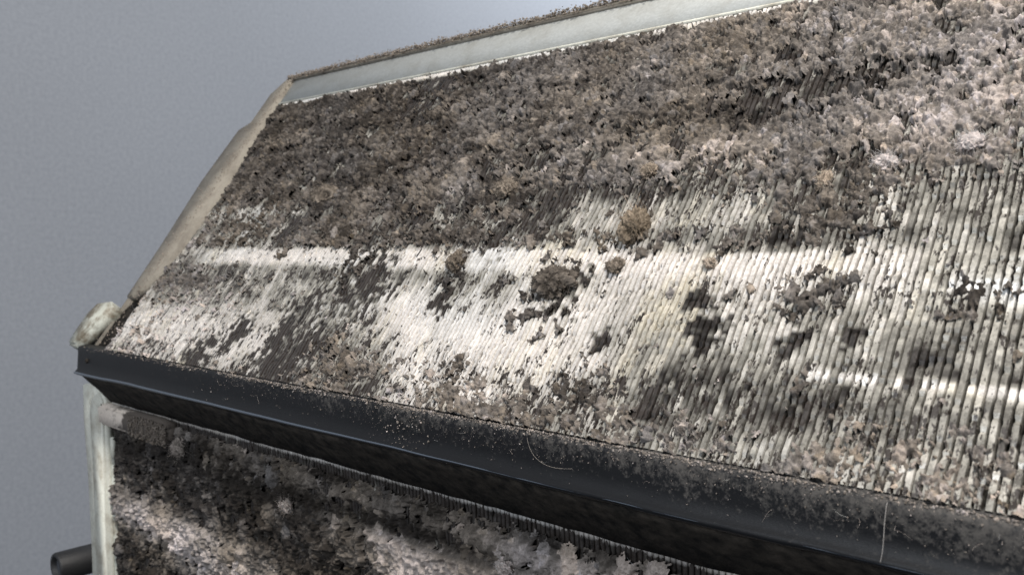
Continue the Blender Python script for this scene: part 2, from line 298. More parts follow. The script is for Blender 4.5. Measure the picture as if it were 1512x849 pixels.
def cover_up(x, u):
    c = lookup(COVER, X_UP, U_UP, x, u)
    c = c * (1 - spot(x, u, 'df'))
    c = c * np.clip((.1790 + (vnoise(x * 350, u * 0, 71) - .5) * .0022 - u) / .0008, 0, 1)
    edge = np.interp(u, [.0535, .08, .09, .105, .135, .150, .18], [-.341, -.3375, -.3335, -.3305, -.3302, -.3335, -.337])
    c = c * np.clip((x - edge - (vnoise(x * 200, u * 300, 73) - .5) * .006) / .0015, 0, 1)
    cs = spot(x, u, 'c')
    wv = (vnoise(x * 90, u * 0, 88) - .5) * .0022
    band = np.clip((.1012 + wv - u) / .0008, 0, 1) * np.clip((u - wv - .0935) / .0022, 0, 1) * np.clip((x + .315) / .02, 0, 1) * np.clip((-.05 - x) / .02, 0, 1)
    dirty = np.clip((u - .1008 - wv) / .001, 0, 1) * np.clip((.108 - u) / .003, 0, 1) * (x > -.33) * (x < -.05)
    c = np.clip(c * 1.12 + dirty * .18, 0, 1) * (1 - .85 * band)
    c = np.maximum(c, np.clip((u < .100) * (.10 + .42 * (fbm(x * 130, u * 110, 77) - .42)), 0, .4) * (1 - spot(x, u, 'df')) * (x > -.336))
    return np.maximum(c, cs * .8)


def tone_up(x, u):
    return (lookup(TONE, X_UP, U_UP, x, u) * (1.28 - .16 * np.clip((x + .12) / .05, 0, 1)) - .17 + .10 * np.clip((.085 - u) / .01, 0, 1)) * (1 - .45 * spot(x, u, 'c'))


def grime_sheen_up(x, u):
    g = lookup(GRIME_SHEEN, X_UP, U_UP, x, u)
    g = np.maximum(g, np.maximum(spot(x, u, 'd') * (.52 + .62 * fbm(x * 900, u * 500, 201)), spot(x, u, 'f') * .74))
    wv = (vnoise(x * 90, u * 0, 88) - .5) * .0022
    band = np.clip((.1012 + wv - u) / .0008, 0, 1) * np.clip((u - wv - .0935) / .0022, 0, 1) * np.clip((x + .315) / .02, 0, 1) * np.clip((-.055 - x) / .02, 0, 1)  # bright reflection band, painted in by thinning the grime
    dirty = np.clip((u - .1008 - wv) / .001, 0, 1) * np.clip((.108 - u) / .003, 0, 1) * np.clip((x + .33) / .02, 0, 1)
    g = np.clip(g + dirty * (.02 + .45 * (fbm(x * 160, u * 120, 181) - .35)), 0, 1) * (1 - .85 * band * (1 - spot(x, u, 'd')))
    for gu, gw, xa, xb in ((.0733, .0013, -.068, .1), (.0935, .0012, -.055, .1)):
        g = g * (1 - .9 * np.clip(1.5 - np.abs(u - gu) / gw, 0, 1) * ((x > xa) & (x < xb)) * (vnoise(x * 900, u * 0, 191) > .35))  # glint rows painted in as nearly grime-free stripes
    return g * np.clip((.1786 - u) / .0008, 0, 1)


def cover_low(x, z):
    c = lookup(LCOVER, X_LOW, Z_LOW, x, z) + (fbm(x * 110, z * 150, 140) - .5) * .5
    return np.clip(np.maximum((c - .25) * 1.6, np.clip((-.0662 - z) / .002, .7, 1) * .66 + (fbm(x * 260, z * 200, 145) - .5) * .7), 0, 1) * np.clip((-.0664 - z) / .0012, 0, 1)


def tone_low(x, z):
    t = lookup(LTONE, X_LOW, Z_LOW, x, z)
    n = fbm(x * 160, z * 190, 147)
    return np.clip((t - .36) * 2.6 + .07 + (n - .5) * .6, 0, 1)


X_UP = np.array(X_UP); X_LOW = np.array(X_LOW)

# ------------------------------------------------------------------ object helpers
USED = {}


def link(me, name, mat, parent=None):
    o = bpy.data.objects.new(name, me)
    COL.objects.link(o)
    if mat is not None and not me.materials:
        me.materials.append(mat)
    if parent is not None:
        o.parent = parent
    return o


def mesh_np(name, V, F, colors=None, smooth=True):
    """V (n,3), F (m,4) or (m,3) arrays"""
    me = bpy.data.meshes.new(name)
    V = np.asarray(V, np.float32); F = np.asarray(F, np.int32)
    k = F.shape[1]
    me.vertices.add(len(V)); me.vertices.foreach_set('co', V.ravel())
    me.loops.add(F.size); me.loops.foreach_set('vertex_index', F.ravel())
    me.polygons.add(len(F))
    me.polygons.foreach_set('loop_start', np.arange(0, F.size, k, dtype=np.int32))
    me.polygons.foreach_set('loop_total', np.full(len(F), k, np.int32))
    me.polygons.foreach_set('use_smooth', np.full(len(F), smooth, bool))
    if colors is not None:
        ca = me.color_attributes.new('dirt', 'FLOAT_COLOR', 'POINT')
        C4 = np.ones((len(V), 4), np.float32); C4[:, :np.shape(colors)[1]] = colors
        ca.data.foreach_set('color', C4.ravel())
    me.update(); me.validate()
    return me


def tag(o, label, cat, group=None, kind=None):
    if label: o['label'] = label
    if cat: o['category'] = cat
    if group: o['group'] = group
    if kind: o['kind'] = kind
    return o


def grid_faces(nr, nc, off=0):
    a = (np.arange(nr - 1)[:, None] * nc + np.arange(nc - 1)[None, :]).ravel() + off
    return np.stack([a, a + 1, a + nc + 1, a + nc], -1)


def prism(pts, place, n0, n1, bev=0.0004, seg=2):
    """closed polygon pts (x,v) given thickness from n0 to n1 through place(x,v,n), bevelled"""
    bm = bmesh.new()
    a = [bm.verts.new(place(x, v, n0)) for x, v in pts]
    b = [bm.verts.new(place(x, v, n1)) for x, v in pts]
    m = len(pts)
    bm.faces.new(a); bm.faces.new(b[::-1])
    for i in range(m):
        bm.faces.new([a[(i + 1) % m], a[i], b[i], b[(i + 1) % m]])
    bmesh.ops.recalc_face_normals(bm, faces=bm.faces)
    if bev:
        bmesh.ops.bevel(bm, geom=list(bm.edges), offset=bev, segments=seg, affect='EDGES', clamp_overlap=True)
    return bm


def bm_obj(bm, name, mat, parent=None, smooth=True):
    me = bpy.data.meshes.new(name)
    bm.to_mesh(me); bm.free()
    for p in me.polygons: p.use_smooth = smooth
    return link(me, name, mat, parent)


# ------------------------------------------------------------------ materials
def mat(name):
    m = bpy.data.materials.new(name); m.use_nodes = True
    nt = m.node_tree
    return m, nt, nt.nodes['Principled BSDF']


def nd(nt, t, **kw):
    n = nt.nodes.new(t)
    for k, v in kw.items():
        if k in n.inputs: n.inputs[k].default_value = v
        else: setattr(n, k, v)
    return n


def tex(nt, scale, detail=4, rough=.6):
    co = nd(nt, 'ShaderNodeTexCoord')
    t = nd(nt, 'ShaderNodeTexNoise')
    t.inputs['Scale'].default_value = scale; t.inputs['Detail'].default_value = detail
    t.inputs['Roughness'].default_value = rough
    nt.links.new(co.outputs['Object'], t.inputs['Vector'])
    return t


def ramp(nt, src, stops):
    r = nd(nt, 'ShaderNodeValToRGB')
    cr = r.color_ramp
    while len(cr.elements) < len(stops): cr.elements.new(.5)
    for e, (p, c) in zip(cr.elements, stops):
        e.position = p
        e.color = (c, c, c, 1) if isinstance(c, (int, float)) else (*c, 1)
    nt.links.new(src, r.inputs['Fac'])
    return r


def mixc(nt, fac, a, b, mode='MIX'):
    m = nd(nt, 'ShaderNodeMix'); m.data_type = 'RGBA'; m.blend_type = mode
    for s, v in ((0, fac), (6, a), (7, b)):
        if hasattr(v, 'is_linked') or isinstance(v, bpy.types.NodeSocket): nt.links.new(v, m.inputs[s])
        elif s == 0: m.inputs[0].default_value = v
        else: m.inputs[s].default_value = (*v, 1)
    return m.outputs[2]


def bump(nt, p, src, strength, dist):
    b = nd(nt, 'ShaderNodeBump')
    b.inputs['Strength'].default_value = strength; b.inputs['Distance'].default_value = dist
    nt.links.new(src, b.inputs['Height']); nt.links.new(b.outputs['Normal'], p.inputs['Normal'])


def vcol(nt):
    a = nd(nt, 'ShaderNodeAttribute'); a.attribute_name = 'dirt'
    return a.outputs['Color']


# painted wall
M_wall, nt, p = mat('wall_paint')
t = tex(nt, 260, 5, .7); t2 = tex(nt, 3, 2)
c = ramp(nt, t.outputs['Fac'], [(.3, (.275, .292, .323)), (.7, (.350, .368, .400))])
c2 = ramp(nt, t2.outputs['Fac'], [(.3, .93), (.7, 1.0)])
nt.links.new(mixc(nt, 1.0, c.outputs['Color'], c2.outputs['Color'], 'MULTIPLY'), p.inputs['Base Color'])
p.inputs['Roughness'].default_value = .7
bump(nt, p, t.outputs['Fac'], .25, .0006)

# aluminium fins, bare to grimy, reflections and glints painted into the vertex colour
M_fin, nt, p = mat('fin_aluminium')
t = tex(nt, 1500, 4, .7); t2 = tex(nt, 420, 3, .6)
c = ramp(nt, t.outputs['Fac'], [(.32, .72), (.62, 1.08)])
cc = mixc(nt, 1.0, vcol(nt), c.outputs['Color'], 'MULTIPLY')
# soot flecks drawn out along the fins, as many as the dirt attribute asks for
co = nd(nt, 'ShaderNodeTexCoord')
m1 = nd(nt, 'ShaderNodeMapping'); m1.inputs['Rotation'].default_value = (math.radians(-52.07), 0, 0)
m2 = nd(nt, 'ShaderNodeMapping'); m2.inputs['Scale'].default_value = (1, .42, .6)
nt.links.new(co.outputs['Object'], m1.inputs['Vector']); nt.links.new(m1.outputs[0], m2.inputs['Vector'])
nA = nd(nt, 'ShaderNodeTexNoise'); nA.inputs['Scale'].default_value = 1500; nA.inputs['Detail'].default_value = 4; nA.inputs['Roughness'].default_value = .65
nB = nd(nt, 'ShaderNodeTexNoise'); nB.inputs['Scale'].default_value = 300; nB.inputs['Detail'].default_value = 4; nB.inputs['Roughness'].default_value = .7
nt.links.new(m2.outputs[0], nA.inputs['Vector']); nt.links.new(m2.outputs[0], nB.inputs['Vector'])
at = nd(nt, 'ShaderNodeAttribute'); at.attribute_name = 'dirt'
s1 = nd(nt, 'ShaderNodeMath', operation='MULTIPLY_ADD'); nt.links.new(nB.outputs['Fac'], s1.inputs[0]); s1.inputs[1].default_value = 1.0; nt.links.new(nA.outputs['Fac'], s1.inputs[2])
s2 = nd(nt, 'ShaderNodeMath', operation='MULTIPLY_ADD'); nt.links.new(at.outputs['Alpha'], s2.inputs[0]); s2.inputs[1].default_value = .42; nt.links.new(s1.outputs[0], s2.inputs[2])
mr_ = nd(nt, 'ShaderNodeMapRange'); nt.links.new(s2.outputs[0], mr_.inputs['Value'])
mr_.inputs['From Min'].default_value = 1.205; mr_.inputs['From Max'].default_value = 1.25
cc = mixc(nt, mr_.outputs[0], cc, (.030, .025, .022))
nt.links.new(cc, p.inputs['Base Color'])
md = nd(nt, 'ShaderNodeMath', operation='MULTIPLY_ADD'); nt.links.new(mr_.outputs[0], md.inputs[0]); md.inputs[1].default_value = -.38; md.inputs[2].default_value = .38
nt.links.new(md.outputs[0], p.inputs['Metallic'])
r = ramp(nt, t2.outputs['Fac'], [(.35, .17), (.65, .6)])
nt.links.new(r.outputs['Color'], p.inputs['Roughness'])
bump(nt, p, t.outputs['Fac'], .5, .00012)

# dust
M_dust, nt, p = mat('dust')
t = tex(nt, 2600, 5, .75); t2 = tex(nt, 700, 4, .7)
c = ramp(nt, t.outputs['Fac'], [(.3, .68), (.7, 1.22)])
c2 = ramp(nt, t2.outputs['Fac'], [(.3, .8), (.7, 1.15)])
cc = mixc(nt, 1.0, vcol(nt), c.outputs['Color'], 'MULTIPLY')
cc = mixc(nt, 1.0, cc, c2.outputs['Color'], 'MULTIPLY')
nt.links.new(cc, p.inputs['Base Color'])
p.inputs['Roughness'].default_value = 1.0
p.inputs['Specular IOR Level'].default_value = .1
bump(nt, p, t.outputs['Fac'], .9, .00035)

# dark depth between the fins
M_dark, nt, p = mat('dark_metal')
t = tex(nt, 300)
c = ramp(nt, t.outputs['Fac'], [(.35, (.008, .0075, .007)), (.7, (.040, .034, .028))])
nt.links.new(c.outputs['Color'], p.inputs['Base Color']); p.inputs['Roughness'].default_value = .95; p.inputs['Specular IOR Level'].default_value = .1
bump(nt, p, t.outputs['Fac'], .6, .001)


def plate_material(name, base, dirt, lo, hi, rough=.42, metallic=.3):
    m, nt, p = mat(name)
    t = tex(nt, 110, 6, .65); t2 = tex(nt, 1200, 3)
    f = ramp(nt, t.outputs['Fac'], [(lo, 0), (hi, 1)])
    c = mixc(nt, f.outputs['Color'], base, dirt)
    g = ramp(nt, t2.outputs['Fac'], [(.3, .85), (.7, 1.08)])
    nt.links.new(mixc(nt, 1.0, c, g.outputs['Color'], 'MULTIPLY'), p.inputs['Base Color'])
    p.inputs['Metallic'].default_value = metallic
    p.inputs['Roughness'].default_value = rough
    bump(nt, p, t2.outputs['Fac'], .3, .0002)
    return m


M_plate = plate_material('galvanised_plate', (.56, .56, .49), (.30, .27, .21), .46, .72, .55, .05)
M_top = plate_material('top_plate_metal', (.36, .372, .36), (.28, .28, .255), .45, .8, .55, .1)
M_flange = plate_material('dusty_flange', (.215, .195, .16), (.13, .112, .09), .42, .7, .8, 0)
M_tab = plate_material('tab_metal', (.40, .41, .36), (.15, .13, .095), .46, .60, .6, .1)
M_foam = plate_material('cream_foam', (.66, .58, .50), (.085, .070, .058), .50, .60, .9, 0)
nt = M_foam.node_tree
co = nd(nt, 'ShaderNodeTexCoord'); sp = nd(nt, 'ShaderNodeSeparateXYZ'); nt.links.new(co.outputs['Object'], sp.inputs[0])
mr = nd(nt, 'ShaderNodeMapRange'); nt.links.new(sp.outputs['X'], mr.inputs['Value'])
mr.inputs['From Min'].default_value = -.360; mr.inputs['From Max'].default_value = -.328
mr.inputs['To Min'].default_value = -.12; mr.inputs['To Max'].default_value = .30
nz = [n_ for n_ in nt.nodes if n_.type == 'TEX_NOISE'][0]; rp = nz.outputs['Fac'].links[0].to_node
ad = nd(nt, 'ShaderNodeMath', operation='ADD'); nt.links.new(nz.outputs['Fac'], ad.inputs[0]); nt.links.new(mr.outputs[0], ad.inputs[1])
nt.links.new(ad.outputs[0], rp.inputs['Fac'])

# black strip: rubber with a film of dust
M_strip, nt, p = mat('black_rubber')
t = tex(nt, 900, 6, .75); t2 = tex(nt, 45, 4, .6)
co = nd(nt, 'ShaderNodeTexCoord'); sp = nd(nt, 'ShaderNodeSeparateXYZ')
nt.links.new(co.outputs['Object'], sp.inputs[0])
mr = nd(nt, 'ShaderNodeMapRange'); nt.links.new(sp.outputs['X'], mr.inputs['Value'])
mr.inputs['From Min'].default_value = -.29; mr.inputs['From Max'].default_value = -.05
mr.inputs['To Min'].default_value = 0.0; mr.inputs['To Max'].default_value = .19
ad = nd(nt, 'ShaderNodeMath', operation='ADD'); nt.links.new(t.outputs['Fac'], ad.inputs[0]); nt.links.new(mr.outputs[0], ad.inputs[1])
ad2 = nd(nt, 'ShaderNodeMath', operation='MULTIPLY_ADD'); nt.links.new(t2.outputs['Fac'], ad2.inputs[0]); ad2.inputs[1].default_value = .35; nt.links.new(ad.outputs[0], ad2.inputs[2])
zr = nd(nt, 'ShaderNodeMapRange'); nt.links.new(sp.outputs['Z'], zr.inputs['Value'])
zr.inputs['From Min'].default_value = -.0535; zr.inputs['From Max'].default_value = -.042
zr.inputs['To Min'].default_value = -.26; zr.inputs['To Max'].default_value = .06
ad3 = nd(nt, 'ShaderNodeMath', operation='ADD'); nt.links.new(ad2.outputs[0], ad3.inputs[0]); nt.links.new(zr.outputs[0], ad3.inputs[1])
f = ramp(nt, ad3.outputs[0], [(.80, 0), (1.0, .55)])
cc = mixc(nt, f.outputs['Color'], (.0068, .0073, .0084), (.115, .108, .10))
nt.links.new(cc, p.inputs['Base Color'])
p.inputs['Specular IOR Level'].default_value = .22
rr = ramp(nt, f.outputs['Color'], [(0, .42), (.5, .9)])
nt.links.new(rr.outputs['Color'], p.inputs['Roughness'])
bump(nt, p, t.outputs['Fac'], .35, .0002)

M_pipe, nt, p = mat('black_foam_sleeve')
t = tex(nt, 900, 4)
c = ramp(nt, t.outputs['Fac'], [(.3, (.004, .004, .0045)), (.7, (.010, .010, .011))])
nt.links.new(c.outputs['Color'], p.inputs['Base Color']); p.inputs['Roughness'].default_value = .6
bump(nt, p, t.outputs['Fac'], .4, .0003)
M_bore, nt, p = mat('grey_bore')
p.inputs['Base Color'].default_value = (.06, .065, .075, 1); p.inputs['Roughness'].default_value = .6

# ------------------------------------------------------------------ wall
bm = bmesh.new()
vs = [bm.verts.new(v) for v in ((-.95, -3, -2), (-.95, 3, -2), (-.95, 3, 3), (-.95, -3, 3))]
bm.faces.new(vs)
back = [bm.verts.new(v) for v in ((-1.05, -3, -2), (-1.05, 3, -2), (-1.05, 3, 3), (-1.05, -3, 3))]
bm.faces.new(back[::-1])
for i in range(4):
    bm.faces.new([vs[(i + 1) % 4], vs[i], back[i], back[(i + 1) % 4]])
bmesh.ops.recalc_face_normals(bm, faces=bm.faces)
o = bm_obj(bm, 'wall', M_wall, smooth=False); o['kind'] = 'structure'

# ------------------------------------------------------------------ the evaporator
coil = bpy.data.objects.new('evaporator_coil', None)
coil.empty_display_size = .05
COL.objects.link(coil)
tag(coil, 'dirty finned cooling coil with a black strip along its fold and dust all over', 'cooling coil')

X0, X1 = -.3375, .075
PITCH = .0014
# core behind the upper fins
core = bm_obj(prism([(X0 - .001, .0535), (X1, .0535), (X1, .1803), (X0 - .001, .1803)], up, -.022, -.0029, 0), 'upper_core', M_dark, coil, False)

CLEAN = np.array([.82, .775, .73]); YEL = np.array([.74, .66, .48]); COOL = np.array([.66, .69, .70])
GRM = np.array([.024, .021, .019]); GRM2 = np.array([.36, .345, .305])


def fin_mesh(i, x, place, v0, v1, grime_sheenf, seg=150, seed=0, wander=1.0, wid=1.0):
    r = np.random.default_rng(1000 + i + seed)
    v = np.linspace(v0, v1, seg + 1)
    # short blocks along the fin, as its edge is nicked and folded
    blk = np.cumsum(r.random(seg + 1) < .15)
    br = r.random(blk[-1] + 1)
    br2 = r.random(blk[-1] + 1)
    notch = np.zeros(seg + 1)
    notch[1:][(np.diff(blk) > 0)] = 1
    wav = (fbm(np.full(seg + 1, x * 90), v * 160, 40) - .5)
    cx = x + wander * ((br[blk] - .5) * .00009 + wav * .0002 + (vnoise(x * 60, v * 20, 44) - .5) * .0008)
    bandw = .00016 * np.sin((v - v0) / .0127 * 2 * math.pi) 
    tip = (br2[blk] - .6) * .00012 - notch * r.random(seg + 1) * .0005 + bandw
    g0 = np.clip(grime_sheenf(np.full(seg + 1, x), v), 0, 1)
    tip -= g0 * r.random() * .0002
    pep = fbm(np.full(seg + 1, x * 640), v * 430, 58, 3)
    pep2 = vnoise(np.full(seg + 1, x * 1400), v * 900, 59)
    soot = np.clip((.0745 - v) / .012, 0, 1) if place is up else 0.0
    pepk = np.clip((pep * .55 + pep2 * .18 + r.random(seg + 1) * .27 - (.630 - .21 * g0 - .085 * soot)) * 12, 0, 1)
    w = (.00053 + .00006 * br[blk] + .00004 * r.random()) * wid * (1 - .25 * notch)
    prof = [(-.95, -.0026), (-1, -.0004), (-.8, 0), (.8, 0), (1, -.0004), (.95, -.0026)]
    Pn = len(prof)
    V = np.zeros((seg + 1, Pn, 3)); Cc = np.zeros((seg + 1, Pn, 3))
    # streaked film of grime
    st = fbm(np.full(seg + 1, x * 700), v * 260, 50)
    bl = fbm(np.full(seg + 1, x * 150), v * 150, 55)
    if place is up: bl = .5 + (bl - .5) * (1 - .6 * np.clip((x + .15) / .04, 0, 1)) + (fbm(np.full(seg + 1, x * 800), v * 300, 56) - .5) * .35
    g = np.clip(g0 * 1.05 + (st - .5) * (.25 + g0 * .9) + (bl - .5) * (.2 + g0 * .9) + (br2[blk] - .5) * .22 * (.3 + g0), 0, 1)
    g = np.clip(g * 1.12 + .03, 0, 1)
    g0 = g0 * (1 - .42 * np.clip((x + .125) / .03, 0, 1) * (place is up) * np.clip((.118 - v) / .01, 0, 1))
    sootv = np.clip(g0 * .60 + .20 * soot + (bl - .5) * .55 + .11, 0, 1) * (g0 > .02)
    if place is up:
        g = np.clip(g + (.17 + .22 * (bl - .5)) * np.clip((x + .135) / .04, 0, 1) * np.clip((.0925 - v) / .004, 0, 1) * (g0 > .05), 0, 1)
    yl = np.clip((vnoise(x * 110, v * 70, 60) - .55) * 2.2 + (br[blk] - .6) * .8, 0, .8)
    cl = np.clip((vnoise(x * 40, v * 40, 63) - .45) * 1.8, 0, .8)
    base = CLEAN + (YEL - CLEAN) * (yl * np.clip(g * 3 + .15, 0, 1))[:, None]
    base = base + (COOL - base) * (cl * .8)[:, None]
    a = np.clip(g / .55, 0, 1)[:, None]; b = np.clip((g - .5) / .5, 0, 1)[:, None]
    col = base + (GRM2 - base) * a
    col = col + (GRM - col) * b
    col *= (.86 + .2 * br[blk])[:, None]
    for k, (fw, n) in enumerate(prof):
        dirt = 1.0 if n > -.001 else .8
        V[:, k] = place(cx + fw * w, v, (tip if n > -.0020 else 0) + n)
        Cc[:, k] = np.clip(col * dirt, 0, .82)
    return V.reshape(-1, 3), grid_faces(seg + 1, Pn), np.concatenate([Cc.reshape(-1, 3), np.repeat(sootv, Pn)[:, None]], 1)


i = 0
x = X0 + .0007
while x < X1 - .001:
    V, F, C_ = fin_mesh(i, x, up, .0537, .1800, grime_sheen_up)
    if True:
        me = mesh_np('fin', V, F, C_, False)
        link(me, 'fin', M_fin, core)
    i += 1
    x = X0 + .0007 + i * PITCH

# lower core and its fins
lcore = bm_obj(prism([(-.3625, -.0645), (X1, -.0645), (X1, -.205), (-.3625, -.205)], low, -.022, -.0029, 0), 'lower_core', M_dark, coil, False)
Vs, Fs, Cs, off = [], [], [], 0
x = -.361; i = 0


def grime_sheen_low(x, z):
    return .93 + .34 * (fbm(x * 60, z * 60, 70) - .3) - .30 * np.clip((lookup(LTONE, X_LOW, Z_LOW, x, z) - .6) * 3, 0, 1) - 1.2 * np.clip(1 - (-.0653 - z) / .0008, 0, 1)  # last term whitens the top rim to paint its glints


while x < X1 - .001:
    V, F, C_ = fin_mesh(i, x, low, -.0646, -.204, grime_sheen_low, seg=90, seed=5000, wander=.8)
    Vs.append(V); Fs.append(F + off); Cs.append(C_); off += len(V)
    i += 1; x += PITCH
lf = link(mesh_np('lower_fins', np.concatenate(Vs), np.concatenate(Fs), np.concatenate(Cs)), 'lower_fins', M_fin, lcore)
lf['kind'] = 'stuff'

# ------------------------------------------------------------------ plates
fl = [(-.3440, .1950), (-.3492, .1870), (-.3488, .1703), (-.3552, .1664), (-.3557, .137), (-.3530, .118), (-.3507, .1022),
      (-.3492, .085), (-.3485, .0765), (-.3440, .0775), (-.3390, .0820), (-.3345, .0900), (-.3315, .1050), (-.3312, .1350), (-.3345, .1500), (-.3376, .1806), (-.3385, .1950)]
endp = bm_obj(prism(fl, up, -.004, .0012, .0004), 'upper_end_plate', M_flange, coil)
# rear web of the end plate, standing back from the flange
bm_obj(prism([(-.3572, .0535), (-.3562, .0535), (-.3562, .1664), (-.3572, .1664)], up, -.022, -.0030, .0001), 'web', M_flange, endp)
bm_obj(prism([(-.3620, .0530), (-.3372, .0530), (-.3372, .0850), (-.3480, .0850), (-.3545, .0740)], up, -.02, -.0040, 0), 'dark_recess', M_dark, endp)
tabpts = [(-.3715, .0590), (-.3722, .0670), (-.3690, .0728), (-.3585, .0742), (-.3545, .0712), (-.3592, .0610), (-.3625, .0528), (-.3700, .0524)]
tab = bm_obj(prism(tabpts, up, -.006, .0016, .0009, 3), 'corner_tab', M_tab, endp)

# top plate: thin pale metal strip with a folded lip
top = bm_obj(prism([(-.3395, .1812), (X1, .1812), (X1, .1950), (-.3425, .1950)], up, -.0012, -.0002, .0002), 'top_plate', M_top, coil)
bm_obj(prism([(-.3440, .1950), (X1, .1950), (X1, .1968), (-.3420, .1968)], up, -.0025, .0012, .0005), 'folded_lip', M_flange, top)
bm_obj(prism([(-.3400, .1803), (X1, .1803), (X1, .1810), (-.3400, .1810)], up, -.0012, .0003, .0001), 'edge_line', M_plate, top)

# lower end plate with its fold
lp_pts = [(-.3890, -.0600), (-.3895, -.075), (-.3870, -.100), (-.3862, -.130), (-.3860, -.205), (-.3775, -.205), (-.3770, -.095), (-.3785, -.070), (-.3700, -.060)]
lplate = bm_obj(prism(lp_pts, low, -.004, .0008, .0004), 'lower_end_plate', M_plate, coil)
bm_obj(prism([(-.3778, -.0695), (-.3755, -.0640), (-.3670, -.0600), (-.3635, -.0640), (-.3640, -.205), (-.3772, -.205), (-.3768, -.095)], low, -.002, .0030, .0010, 3), 'inner_fold', M_plate, lplate)
bm_obj(prism([(-.3638, -.080), (-.3622, -.080), (-.3622, -.205), (-.3638, -.205)], low, -.003, .0006, .0003), 'rib', M_tab, lplate)
bm_obj(prism([(-.3616, -.0790), (-.3600, -.0790), (-.3600, -.0880), (-.3616, -.0880)], low, -.001, .0014, .0002), 'bright_clip', M_plate, lplate)

# cream foam pad wedged under the strip
def pad_place(x, z, n): return low(x, z, n)
bm = prism([(-.3668, -.0655), (-.3660, -.0738), (-.3130, -.0742), (-.3070, -.0735), (-.3060, -.0665), (-.3130, -.0652)], low, -.003, .0042, .0012, 3)
pad = bm_obj(bm, 'foam_pad', M_foam, coil)

# sleeve stub behind the end plate
def lathe_y(cx, cz, prof, seg=32):
    bm = bmesh.new(); rings = []
    for y, r in prof:
        rings.append([bm.verts.new((cx + r * math.cos(2 * math.pi * k / seg), y, cz + r * math.sin(2 * math.pi * k / seg))) for k in range(seg)])
    for a, b in zip(rings, rings[1:]):
        for k in range(seg):
            bm.faces.new([a[k], a[(k + 1) % seg], b[(k + 1) % seg], b[k]])
    bm.faces.new(rings[-1]); bm.faces.new(rings[0][::-1])
    bmesh.ops.recalc_face_normals(bm, faces=bm.faces)
    return bm


stub = bm_obj(lathe_y(-.3985, -.1398, [(.185, .0064), (.1400, .0064), (.1392, .0060), (.1392, .0046), (.144, .0045)]), 'pipe_sleeve', M_pipe, coil)
bm_obj(lathe_y(-.3985, -.1398, [(.150, .0043), (.1415, .0043), (.1412, .0040)]), 'pipe_end', M_bore, stub)

# ------------------------------------------------------------------ black strip
prof = [(.1420, -.0400), (.1392, -.0402), (.1381, -.0405), (.1376, -.0410), (.1374, -.0418), (.1374, -.0440), (.1373, -.0465), (.1372, -.0492),
        (.1364, -.0500), (.1360, -.0506), (.1362, -.0512), (.1370, -.0517), (.1384, -.0520), (.1440, -.0518), (.1500, -.050)]
xs = np.linspace(-.3609, X1, 260)
Vv = np.zeros((len(xs), len(prof), 3))
for k, (y, z) in enumerate(prof):
    fr = 1
    wob = (fbm(xs * 22, np.full(len(xs), k * .15), 80) - .5) * .0009 * fr
    wob2 = (fbm(xs * 150, np.full(len(xs), k * .5), 83) - .5) * .00035 * np.clip((xs + .28) * 8, .15, 1)
    Vv[:, k] = np.stack([xs, y + wob + wob2, z + wob * .8 + wob2 * .8], -1)
me = mesh_np('sealing_strip', Vv.reshape(-1, 3), grid_faces(len(xs), len(prof)))
bm = bmesh.new(); bm.from_mesh(me)
bm.verts.ensure_lookup_table(); m_ = len(prof)
bm.faces.new([bm.verts[k] for k in range(m_)])
bm.faces.new([bm.verts[(len(xs) - 1) * m_ + k] for k in range(m_)][::-1])
bmesh.ops.recalc_face_normals(bm, faces=bm.faces)
bm.to_mesh(me); bm.free()
strip = link(me, 'sealing_strip', M_strip, coil)
M_highlight, nb, pb = mat('edge_highlight')  # pale blue line added to stand for the strip's edge highlight
pb.inputs['Base Color'].default_value = (.05, .062, .08, 1); pb.inputs['Roughness'].default_value = .22
pb.inputs['Specular IOR Level'].default_value = .8
bx = np.linspace(-.3608, X1, 200); BV = np.zeros((200, 8, 3))
fade = np.interp(bx, [-.36, -.24, -.13, -.08], [.00050, .00040, .00015, .00005])
for k in range(8):
    th = 2 * math.pi * k / 8
    yy = .1361 + (fbm(bx * 22, np.full(200, 9 * .15), 80) - .5) * .0009
    zz = -.0507 + (fbm(bx * 22, np.full(200, 9 * .15), 80) - .5) * .0007
    BV[:, k] = np.stack([bx, yy + math.cos(th) * fade, zz + math.sin(th) * fade], -1)
F_ = []
for q in range(199):
    for k in range(8):
        F_.append((q * 8 + k, q * 8 + (k + 1) % 8, (q + 1) * 8 + (k + 1) % 8, (q + 1) * 8 + k))
link(mesh_np('edge_line', BV.reshape(-1, 3), np.array(F_)), 'edge_line', M_highlight, strip)
gp = [(.1378, -.0519), (.1400, -.0546), (.1440, -.0587), (.1493, -.0643), (.1540, -.0646), (.1580, -.0600), (.1500, -.0525)]
bm = bmesh.new()
gx0 = np.linspace(-.3600, X1, 160); rings = []
for q in gx0:
    rings.append([bm.verts.new((q, y + (float(fbm(q * 120, k * .7, 150)) - .5) * .0010, z + (float(fbm(q * 140, k * .9, 152)) - .5) * .0008)) for k, (y, z) in enumerate(gp)])
for A_, B_ in zip(rings, rings[1:]):
    for k in range(len(gp)):
        bm.faces.new([A_[k], A_[(k + 1) % len(gp)], B_[(k + 1) % len(gp)], B_[k]])
bm.faces.new(rings[0]); bm.faces.new(rings[-1][::-1])
bmesh.ops.recalc_face_normals(bm, faces=bm.faces)
bm_obj(bm, 'gutter', M_dark, coil)
bm_obj(lathe_y(-.3515, -.0455, [(.139, .0009), (.1368, .0009), (.1366, .0006)], 14), 'hole_disc', M_dark, strip)  # dark disc standing for a small hole in the strip

